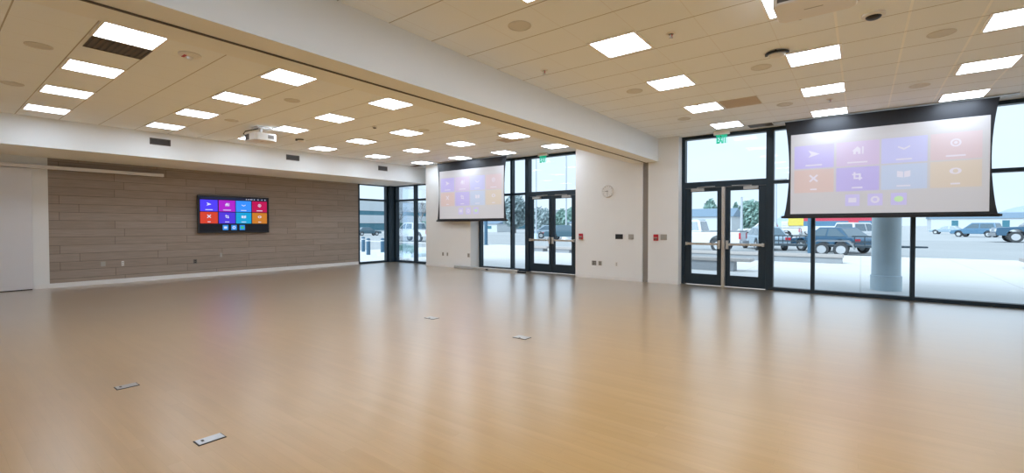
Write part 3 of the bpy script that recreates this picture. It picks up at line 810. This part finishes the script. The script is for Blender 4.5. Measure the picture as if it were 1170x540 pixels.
def bench(label, x0, x1, y0, y1, h, leg_from, leg_to, top=.10):
    c = ((x0 + x1) / 2, (y0 + y1) / 2, GZ)
    t = thing('concrete_bench', label, 'bench', c)
    MB(c).box(x0, x1, y0, y1, GZ + h - top, GZ + h).build('seat', M['benchtop'], t, bevel=.015)
    MB(c).box(leg_from, leg_to, y0 + .06, y1 - .04, GZ, GZ + h - top).build('base', M['bench'], t, bevel=.01)
bench('low concrete bench right outside the near door', -6.2, -2.72, 15.85, 16.4, .42, -6.1, -3.22)
bench('long low concrete bench wall farther out by trailer', -6.5, -.52, 21.5, 22.1, .34, -6.4, -.56, top=.12)
bench('low concrete bench outside far door, left one', -15.6, -14.1, 21.7, 22.3, .30, -15.3, -14.4, .12)
bench('low concrete bench outside far door, right one', -13.7, -12.2, 21.4, 22.0, .30, -13.4, -12.5, .12)
bench('low concrete bench at the right edge of picture', 4.35, 7.5, 22.6, 23.2, .34, 4.5, 7.3, .12)

# planting bed outside the corner
def leaf_cloud(mb, c, rx, ry, rz, n, s, cone=0):
    for _ in range(n):
        while True:
            p = Vector((random.uniform(-1, 1), random.uniform(-1, 1), random.uniform(-1, 1)))
            if .25 < p.length <= 1: break
        sc = 1 - cone * (p.z + 1) / 2
        q = Vector((c[0] + p.x * rx * sc, c[1] + p.y * ry * sc, c[2] + p.z * rz))
        a = Vector((random.gauss(0, 1), random.gauss(0, 1), random.gauss(0, 1))).normalized()
        u = a.orthogonal().normalized(); w = a.cross(u); k = s * random.uniform(.6, 1.3)
        mb.add([q - u * k, q - w * k * .6, q + u * k, q + w * k * .6], [(0, 1, 2, 3)])
t = thing('planter_bed', 'low kerbed planting bed outside the glazed corner', 'planter', (-18.1, 14.6, GZ))
b = MB((-18.1, 14.6, GZ)); b.box(-19.2, -16.6, 14.0, 15.9, GZ, GZ + .14); b.build('kerb', M['concrete'], t)
for i, (x, y) in enumerate([(-17.0, 14.4), (-17.75, 14.7), (-18.5, 15.1)]):
    s_ = thing('shrub', ['low green shrub at right of the corner planting bed', 'low green shrub in middle of the corner planting bed', 'low green shrub at left of the corner planting bed'][i], 'shrub', (x, y, GZ + .14), group='shrubs in the corner bed')
    m_ = MB(); leaf_cloud(m_, (0, 0, .24), .30, .30, .18, 260, .05); m_.build('foliage', M['leaf'], s_)
    MB().tube([(0, 0, 0), (0, 0, .15)], .02, 6).build('stem', M['bark'], s_)

# ------------------------------------------------------------------ vehicles (local X forward)
def wheel(parent, x, y, r, side):
    w = .11
    ty = MB(); ty.lathe(caps=False, prof=[(r * .62, -w), (r * .93, -w), (r, -w * .7), (r, w * .7), (r * .93, w), (r * .62, w)], c=(x, y, r), axis='y', n=26)
    o = ty.build('wheel', M['tyre'], parent, smooth=True)
    rm = MB(); rm.lathe([(r * .61, -w * .8), (r * .61, w * .8)], c=(x, y, r), axis='y', n=24)
    yy = y + side * w * .82
    for k in range(5):
        a = k * 2 * PI / 5
        d = Vector((math.cos(a), 0, math.sin(a))); p = Vector((-math.sin(a), 0, math.cos(a)))
        q = [d * r * .12 - p * r * .1, d * r * .12 + p * r * .1, d * r * .58 + p * r * .13, d * r * .58 - p * r * .13]
        rm.add([(x + v.x, yy + side * .012, r + v.z) for v in q] + [(x + v.x, yy - side * .01, r + v.z) for v in q], [(0, 1, 2, 3), (4, 7, 6, 5), (0, 4, 5, 1), (1, 5, 6, 2), (2, 6, 7, 3), (3, 7, 4, 0)])
    rm.build('rim', M['rim'], o)
def arch(cx, r, z0, n=9):
    return [(cx + r * math.cos(a), z0 + r * math.sin(a)) for a in [PI - k * PI / n for k in range(n + 1)]]
def cabin(parent, prof, hw, hw_top, z_b, z_t, paint):
    """prof: 4 x-values rear-bottom, rear-top, front-top, front-bottom"""
    rb, rt, ft, fb = prof
    c = MB(); c.loft([[(rb, -hw, z_b), (fb, -hw, z_b), (fb, hw, z_b), (rb, hw, z_b)], [(rt, -hw_top, z_t), (ft, -hw_top, z_t), (ft, hw_top, z_t), (rt, hw_top, z_t)]])
    o = c.build('cabin', paint, parent, bevel=.05)
    w = MB()
    def lerp(a, b, k): return a + (b - a) * k
    mid = (rb + fb) / 2
    for s in (-1, 1):
        for xa, xb, ta, tb in ((rb + .15, mid - .05, rt + .12, mid - .05), (mid + .05, fb - .18, mid + .05, ft - .1)):
            y0 = lerp(hw, hw_top, .12) + .012; y1 = lerp(hw, hw_top, .86) + .012
            za, zb_ = lerp(z_b, z_t, .12), lerp(z_b, z_t, .86)
            pts = [(xa, s * y0, za), (xb, s * y0, za), (tb, s * y1, zb_), (ta, s * y1, zb_)]
            w.add(pts, [(0, 1, 2, 3)])
            w.add([(p[0], p[1] - s * .03, p[2]) for p in pts], [(3, 2, 1, 0)])
    for (xb, xt, sg) in ((fb, ft, 1), (rb, rt, -1)):
        x0, x1 = lerp(xb, xt, .12) + sg * .012, lerp(xb, xt, .88) + sg * .012
        z0, z1 = lerp(z_b, z_t, .12), lerp(z_b, z_t, .88)
        w.add([(x0, -hw * .88, z0), (x0, hw * .88, z0), (x1, hw_top * .88, z1), (x1, -hw_top * .88, z1)], [(0, 1, 2, 3)])
    w.build('windows', M['carglass'], parent)
def pickup(label, x, y, rz, paint, sc=1.0):
    t = thing('pickup_truck', label, 'truck', (x, y, LZ), rz); t.scale = (sc, sc, sc)
    r = .40; fx, rx = 1.85, -1.72
    poly = [(-2.85, .55)] + arch(rx, .47, .5) + arch(fx, .47, .5) + [(2.8, .5), (2.88, .75), (2.82, 1.08), (1.3, 1.16), (-2.85, 1.16)]
    MB().prism(poly, 'y', -.95, .95).build('body', paint, t, bevel=.03)
    bed = MB(); bed.box(-2.83, -.85, -.93, -.84, 1.17, 1.24); bed.box(-2.83, -.85, .84, .93, 1.17, 1.24); bed.box(-2.85, -2.76, -.84, .84, 1.17, 1.24)
    bed.build('bed_rail', M['bumper'], t)
    cabin(t, (-.82, -.66, .75, 1.45), .90, .74, 1.17, 1.86, paint)
    for wx in (fx, rx):
        for s in (-1, 1): wheel(t, wx, s * .84, r, s)
    for s in (-1, 1):
        MB().box(-2.88, -2.80, s * .80, s * .955, .78, 1.12).build('tail_light', M['tail'], t)
        MB().box(2.74, 2.90, s * .62, s * .93, .80, .98).build('head_light', M['head'], t)
    bp = MB(); bp.box(-3.0, -2.87, -.9, .9, .48, .66); bp.box(2.86, 3.0, -.92, .92, .45, .68); bp.build('bumper', M['bumper'], t, bevel=.02)
    return t
def car(label, x, y, rz, paint, sc=1.0, suv=False):
    t = thing('car', label, 'car', (x, y, LZ), rz); t.scale = (sc, sc, sc)
    r = .33; fx, rx = 1.35, -1.30; zt = 1.68 if suv else 1.46; zb = .98 if suv else .90
    poly = [(-2.15, .38)] + arch(rx, .39, .38) + arch(fx, .39, .38) + [(2.15, .36), (2.22, .55), (2.10, .76), (.95, zb), (-2.05, zb), (-2.2, .75)]
    MB().prism(poly, 'y', -.86, .86).build('body', paint, t, bevel=.05)
    cabin(t, (-2.0 if suv else -1.75, -1.75 if suv else -1.0, .25, 1.0), .82, .62, zb - .02, zt, paint)
    for wx in (fx, rx):
        for s in (-1, 1): wheel(t, wx, s * .77, r, s)
    for s in (-1, 1):
        MB().box(-2.22, -2.08, s * .52, s * .84, .66, .82).build('tail_light', M['tail'], t)
        MB().box(2.02, 2.20, s * .50, s * .82, .60, .74).build('head_light', M['head'], t)
    return t
pickup('white pickup truck seen through left leaf of near door', -8.2, 27.9 + .9, PI, PAINT['white'])
car('silver blue car seen through right leaf of near door', -5.0, 33.5, math.radians(115), PAINT['silver'])
pickup('white pickup truck far back beside the right screen', -8.2, 58, PI, PAINT['white'], 1.05)
car('dark blue car parked behind the trailer', -1.35, 32.4, math.radians(140), PAINT['navy'], .98)
car('white van-like car far back behind the trailer', -.1, 46, math.radians(60), PAINT['white'], 1.05, True)
pickup('large dark pickup truck at the right edge', 13.1, 60, PI, PAINT['navy'], 1.22)
car('blue car parked beyond the large dark pickup', 12.0, 84, math.radians(150), PAINT['blue'], 1.1, True)
car('small pale car farthest right in the lot', 11.8, 108, math.radians(160), PAINT['silver'])
car('dark car far outside the left corner pane', -62, 43.6, math.radians(75), PAINT['dark'], .9)
pickup('white pickup truck with red tail light outside glazed corner', -35.2, 30.2, math.radians(178), PAINT['white'])
car('dark car beside the flagpoles outside far door', -24.0, 41, math.radians(20), PAINT['dark'], 1.1)
car('silver car outside the far door between flagpoles', -29.6, 47, math.radians(30), PAINT['silver'], 1.1)

# utility trailer with tandem wheels
t = thing('utility_trailer', 'dark railed utility trailer with two wheels on the lot', 'trailer', (-1.22, 28.9, LZ))
dk = MB(); dk.box(-2.7, 2.6, -.8, .8, .45, .54); dk.tube([(2.6, -.5, .5), (3.7, 0, .5), (2.6, .5, .5)], .04, 8); dk.build('deck', M['trailer'], t)
ra = MB()
for s in (-1, 1):
    for z in (.70, .98): ra.tube([(-2.7, s * .8, z), (-.75, s * .8, z)], .02, 6); ra.tube([(.85, s * .8, z), (2.6, s * .8, z)], .02, 6)
    for k in range(14):
        x = -2.68 + k * .405
        if -.8 < x < .9: continue
        ra.box(x - .018, x + .018, s * .8 - .018, s * .8 + .018, .54, .99)
ra.build('railing', M['trailer'], t)
for s in (-1, 1):
    for x in (-.37, .43):
        wheel(t, x, s * .93, .33, s)
    fd = MB()
    outer = [(-.95, .36)] + [(x, z) for x, z in ((-.85, .60), (-.65, .76), (.72, .76), (.92, .60), (1.02, .36))]
    inner = [(x * .93 + .003, z - .03) for x, z in outer[::-1]]
    fd.prism(outer + inner, 'y', s * .80, s * 1.07); fd.build('fender', M['bumper'], t)

# long striped semi trailer and yellow truck far back
t = thing('semi_trailer', 'long red and blue striped trailer far across the lot', 'trailer', (-1.6, 72, LZ))
MB().box(-4.4, 4.4, -1.2, 1.2, .75, 1.45).build('lower_side', PAINT['white'], t)
MB().box(-4.4, 4.4, -1.2, 1.2, 1.45, 2.1).build('stripe', PAINT['blue'], t)
MB().box(-4.4, 4.4, -1.2, 1.2, 2.1, 2.5).build('upper_side', PAINT['red'], t)
MB().box(.35, 1.35, -1.23, -1.2, 1.35, 2.3).build('door_patch', PAINT['red'], t)
for x in (-3.3, -2.3, 3.2):
    for s in (-1, 1): wheel(t, x, s * 1.05, .48, s)
t = thing('box_truck', 'yellow box truck far back below the right screen', 'truck', (-7.9, 88, LZ))
MB().box(-1.6, 1.9, -1.1, 1.1, 1.5, 3.0).build('cargo_box', PAINT['yellow'], t, bevel=.03)
MB().box(-2.6, 1.9, -.9, .9, .6, 1.5).build('chassis', PAINT['white'], t, bevel=.05)
MB().box(-2.6, -1.62, -.95, .95, 1.5, 2.2).build('cab', PAINT['white'], t, bevel=.1)
for x in (-1.9, 1.1):
    for s in (-1, 1): wheel(t, x, s * .9, .45, s)

# ------------------------------------------------------------------ poles
def pole(label, x, y, h, r=.07, base=True, lamp=False, name='flagpole'):
    t = thing(name, label, 'pole', (x, y, LZ))
    MB().lathe([(r, .3), (r * .6, h)], n=14).build('shaft', M['polegrey'], t, smooth=True)
    if base: MB().lathe([(.5, 0), (.42, .5), (.16, 1.1), (r, 1.4)], n=20).build('base', M['whitepaint'], t, smooth=True)
    else: MB().lathe([(.28, 0), (.28, .6), (r, .62)], n=16).build('base', M['concrete'], t)
    if lamp: MB().box(-.5, .9, -.14, .14, h - .06, h + .06).build('lamp_head', M['grey_metal'], t, bevel=.02)
    else: MB().lathe([(.01, h), (r * 1.2, h + .08), (.01, h + .18)], n=12).build('finial', M['whitepaint'], t, smooth=True)
M['polegrey'] = mat('pale_grey_pole_paint', (.50, .55, .60), .4)
pole('tall white flagpole left of the far door centre', -30.6, 44.8, 12.5, .10, False)
pole('tall white flagpole with flared base right in far door', -26.5, 44.8, 13, .10, True)
pole('white light pole seen through right leaf of near door', -10.4, 55, 4.6, .16, False, False, 'light_pole')
pole('white light pole just left of the right screen', -6.6, 51, 6.0, .10, False, True, 'light_pole')

# ------------------------------------------------------------------ trees
def tree(label, x, y, h, r, m='leaf', cone=0., n=1500, trunk=.18, low=.12, group='trees beyond the lot'):
    t = thing('tree', label, 'tree', (x, y, LZ), group=group)
    c = MB()
    cz = h * (.5 + low / 2); leaf_cloud(c, (0, 0, cz), r, r, h * (.5 - low / 2), n, r * .13 + .08, cone)
    if not cone:
        for k in range(4):
            a = k * PI / 2 + .4; leaf_cloud(c, (r * .55 * math.cos(a), r * .55 * math.sin(a), cz * .82), r * .6, r * .6, h * .28, n // 5, r * .13 + .08)
    c.build('crown', M[m], t)
    MB().tube([(0, 0, 0), (.05, 0, h * .4), (0, .05, h * .8)], [h * .03, h * .022, h * .008], 8).build('trunk', M['bark'], t)
def bare_tree(label, x, y, h):
    t = thing('bare_tree', label, 'tree', (x, y, LZ), group='bare trees outside the corner')
    MB().tube([(0, 0, 0), (.04, 0, h * .35), (0, .05, h * .5)], [h * .022, h * .018, h * .014], 8).build('trunk', M['bark'], t)
    b = MB()
    def br(p, d, ln, r, k):
        q = p + d * ln; b.tube([p, q], [r, r * .6], 5)
        if k:
            for _ in range(3):
                e = (d + Vector((random.gauss(0, .5), random.gauss(0, .5), random.gauss(.1, .3)))).normalized(); br(p + d * ln * random.uniform(.6, 1), e, ln * .66, r * .6, k - 1)
    for _ in range(5):
        br(Vector((0, 0, h * random.uniform(.3, .48))), Vector((random.gauss(0, .5), random.gauss(0, .5), 1)).normalized(), h * .27, h * .012, 3)
    b.build('branches', M['bark'], t)
tree('rounded green tree through left leaf of near door', -23.6, 95, 6.8, 1.9, cone=.45)
tree('low green tree left of the rounded one, near door', -27.4, 100.5, 4.2, 1.6)
tree('low green tree right of the rounded one, near door', -23.2, 102, 4.8, 1.4)
tree('broad green tree through right leaf of near door', -16.3, 95, 6.3, 2.5)
tree('narrow pointed green tree through right leaf of near door', -20.9, 104.5, 6.4, 1.3, cone=.6)
tree('small green tree beside the right screen edge', -9.7, 110, 4.4, 1.6)
tree('tall grey green tree in tall side window', -58, 77, 8.2, 2.6, 'leaf2')
tree('grey leafy tree through left leaf of far door', -51.5, 77, 5.4, 2.3, 'leaf2', n=500)
tree('green tree just right of far door meeting stiles', -51, 84.5, 5.2, 1.5)
tree('green tree at right in far door right leaf', -45.5, 80, 5.2, 2.2)
tree('low dark evergreen left in front of the pale building', -75.5, 60, 2.3, 1.5, 'leaf')
tree('low dark evergreen middle in front of the pale building', -72, 60.6, 2.1, 1.4, 'leaf')
tree('low dark evergreen right in front of the pale building', -68.8, 61.2, 2.4, 1.4, 'leaf')
bare_tree('bare tree outside the corner, left of the mullion', -60, 48.2, 5.4)
bare_tree('bare tree outside the corner, right of the mullion', -57, 50.2, 5.6)

# ------------------------------------------------------------------ buildings and hills
t = thing('office_building', 'long pale two storey building outside the far corner', 'building', (-112, 100, LZ))
o = (-112, 100, LZ); x0, x1, y0, y1 = -130, -110, 52, 190
for nm, z0, z1 in (('ground_floor_wall', LZ, .2), ('middle_wall', 2.2, 4.5), ('top_wall', 5.7, 8.4)):
    MB(o).box(x0, x1, y0, y1, z0, z1).build(nm, M['bldg'], t)
for z0, z1 in ((.2, 2.2), (4.5, 5.7)):
    w = MB(o); w.box(x0 + .3, x1 - .3, y0 + .3, y1 - .3, z0, z1); w.build('window_band', M['bldgwin'], t)
    for k in range(9):
        y = y0 + 3 + k * 16.5
        MB(o).box(x1 - .4, x1 + .02, y, y + 1.4, z0, z1).build('wall_pier', M['bldg'], t)
MB(o).box(x0 + .5, x1 - .5, y0 + .5, y1 - .5, 8.4, 8.6).build('roof', M['bumper'], t)

def house(label, x, y, w, d, hw, hr):
    t = thing('house', label, 'building', (x, y, LZ))
    MB().box(-w / 2, w / 2, -d / 2, d / 2, 0, hw).build('walls', M['bldg'], t)
    MB().prism([(-d / 2 - .3, hw), (d / 2 + .3, hw), (0, hr)], 'x', -w / 2 - .3, w / 2 + .3).build('roof', M['roof'], t)
    for k in range(3):
        cx = -w / 2 + w * (k + .5) / 3
        MB().box(cx - .6, cx + .6, -d / 2 - .02, -d / 2 + .02, .8, hw - .5).build('window', M['bldgwin'], t)
house('low house with blue grey roof behind the white truck', -20.8, 82, 9, 7, 3.0, 4.4)
house('low pale building outside far door right leaf', -38, 76, 9, 6, 2.0, 2.8)
house('low pale building beyond the tall side window', -76, 88, 14, 7, 2.0, 2.9)
house('white low building far right behind parked cars', 27, 160, 26, 9, 3.2, 4.6)

def hill(label, x, y, w, h, d=150):
    rings = []; n = 16
    for j in range(7):
        f = -1 + 2 * j / 6; ring = []
        for i in range(n + 1):
            g_ = -1 + 2 * i / n
            z = h * max(0, 1 - g_ * g_) * max(0, 1 - f * f) * (1 + .25 * math.sin(5 * g_ + 2) + .1 * math.sin(11 * g_))
            ring.append((g_ * w, f * d, z))
        rings.append(ring)
    m = MB()
    vs = [p for r_ in rings for p in r_]; fs = []
    for j in range(6):
        for i in range(n): fs.append((j * (n + 1) + i, j * (n + 1) + i + 1, (j + 1) * (n + 1) + i + 1, (j + 1) * (n + 1) + i))
    m.add(vs, fs)
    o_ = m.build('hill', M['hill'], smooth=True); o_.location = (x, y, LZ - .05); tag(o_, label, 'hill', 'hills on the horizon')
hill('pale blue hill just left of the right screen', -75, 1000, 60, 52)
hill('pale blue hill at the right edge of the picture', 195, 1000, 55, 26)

# ------------------------------------------------------------------ sky, sun, camera
w = bpy.data.worlds.new('sky'); S.world = w; w.use_nodes = True
N = w.node_tree.nodes; L = w.node_tree.links
bg = N['Background']; tc = N.new('ShaderNodeTexCoord')
mp = N.new('ShaderNodeMapping'); mp.inputs['Scale'].default_value = (1, 1, 3.5); L.new(tc.outputs['Generated'], mp.inputs['Vector'])
nz = N.new('ShaderNodeTexNoise'); nz.inputs['Scale'].default_value = 2.2; nz.inputs['Detail'].default_value = 5; L.new(mp.outputs[0], nz.inputs['Vector'])
rp = N.new('ShaderNodeValToRGB'); rp.color_ramp.elements[0].position = .35; rp.color_ramp.elements[1].position = .68
rp.color_ramp.elements[0].color = (.90, .95, 1.0, 1); rp.color_ramp.elements[1].color = (1.0, 1.0, 1.0, 1)
L.new(nz.outputs['Fac'], rp.inputs[0]); L.new(rp.outputs[0], bg.inputs[0]); bg.inputs[1].default_value = .97
sun = bpy.data.lights.new('sun', 'SUN'); sun.energy = 2.7; sun.angle = math.radians(40); sun.color = (1, .98, .95)  # soft sun added to an overcast sky to brighten the ground outside
so = bpy.data.objects.new('sun', sun); COL.objects.link(so); so.rotation_euler = (math.radians(52), 0, math.radians(-25)); so.location = (0, -10, 30)

f_px = 522.39; yaw, pitch, roll = .652048, -.0181383, -.001135
fw = Vector((-math.sin(yaw) * math.cos(pitch), math.cos(yaw) * math.cos(pitch), math.sin(pitch)))
r0 = Vector((math.cos(yaw), math.sin(yaw), 0)); u0 = r0.cross(fw)
r_ = r0 * math.cos(roll) + u0 * math.sin(roll); u_ = -r0 * math.sin(roll) + u0 * math.cos(roll)
cam = bpy.data.cameras.new('camera'); cam.sensor_width = 36; cam.lens = f_px / 1170 * 36; cam.shift_y = (267.19 - 270) / 1170
cam.clip_end = 3000; cam.clip_start = .05
co = bpy.data.objects.new('camera', cam); COL.objects.link(co)
mw = Matrix(((r_.x, u_.x, -fw.x, 0), (r_.y, u_.y, -fw.y, 0), (r_.z, u_.z, -fw.z, 1.44), (0, 0, 0, 1)))
co.matrix_world = mw
S.camera = co

S.view_settings.view_transform = 'Standard'; S.view_settings.look = 'None'
S.view_settings.exposure = .48; S.view_settings.gamma = 1; S.view_settings.use_curve_mapping = False
cy = S.cycles
cy.use_denoising = True
try: cy.denoiser = 'OPENIMAGEDENOISE'
except Exception: pass
cy.denoising_input_passes = 'RGB_ALBEDO_NORMAL'
cy.max_bounces = 10; cy.diffuse_bounces = 6; cy.glossy_bounces = 4; cy.transparent_max_bounces = 24; cy.transmission_bounces = 8
cy.caustics_reflective = False; cy.caustics_refractive = False
cy.sample_clamp_indirect = 8
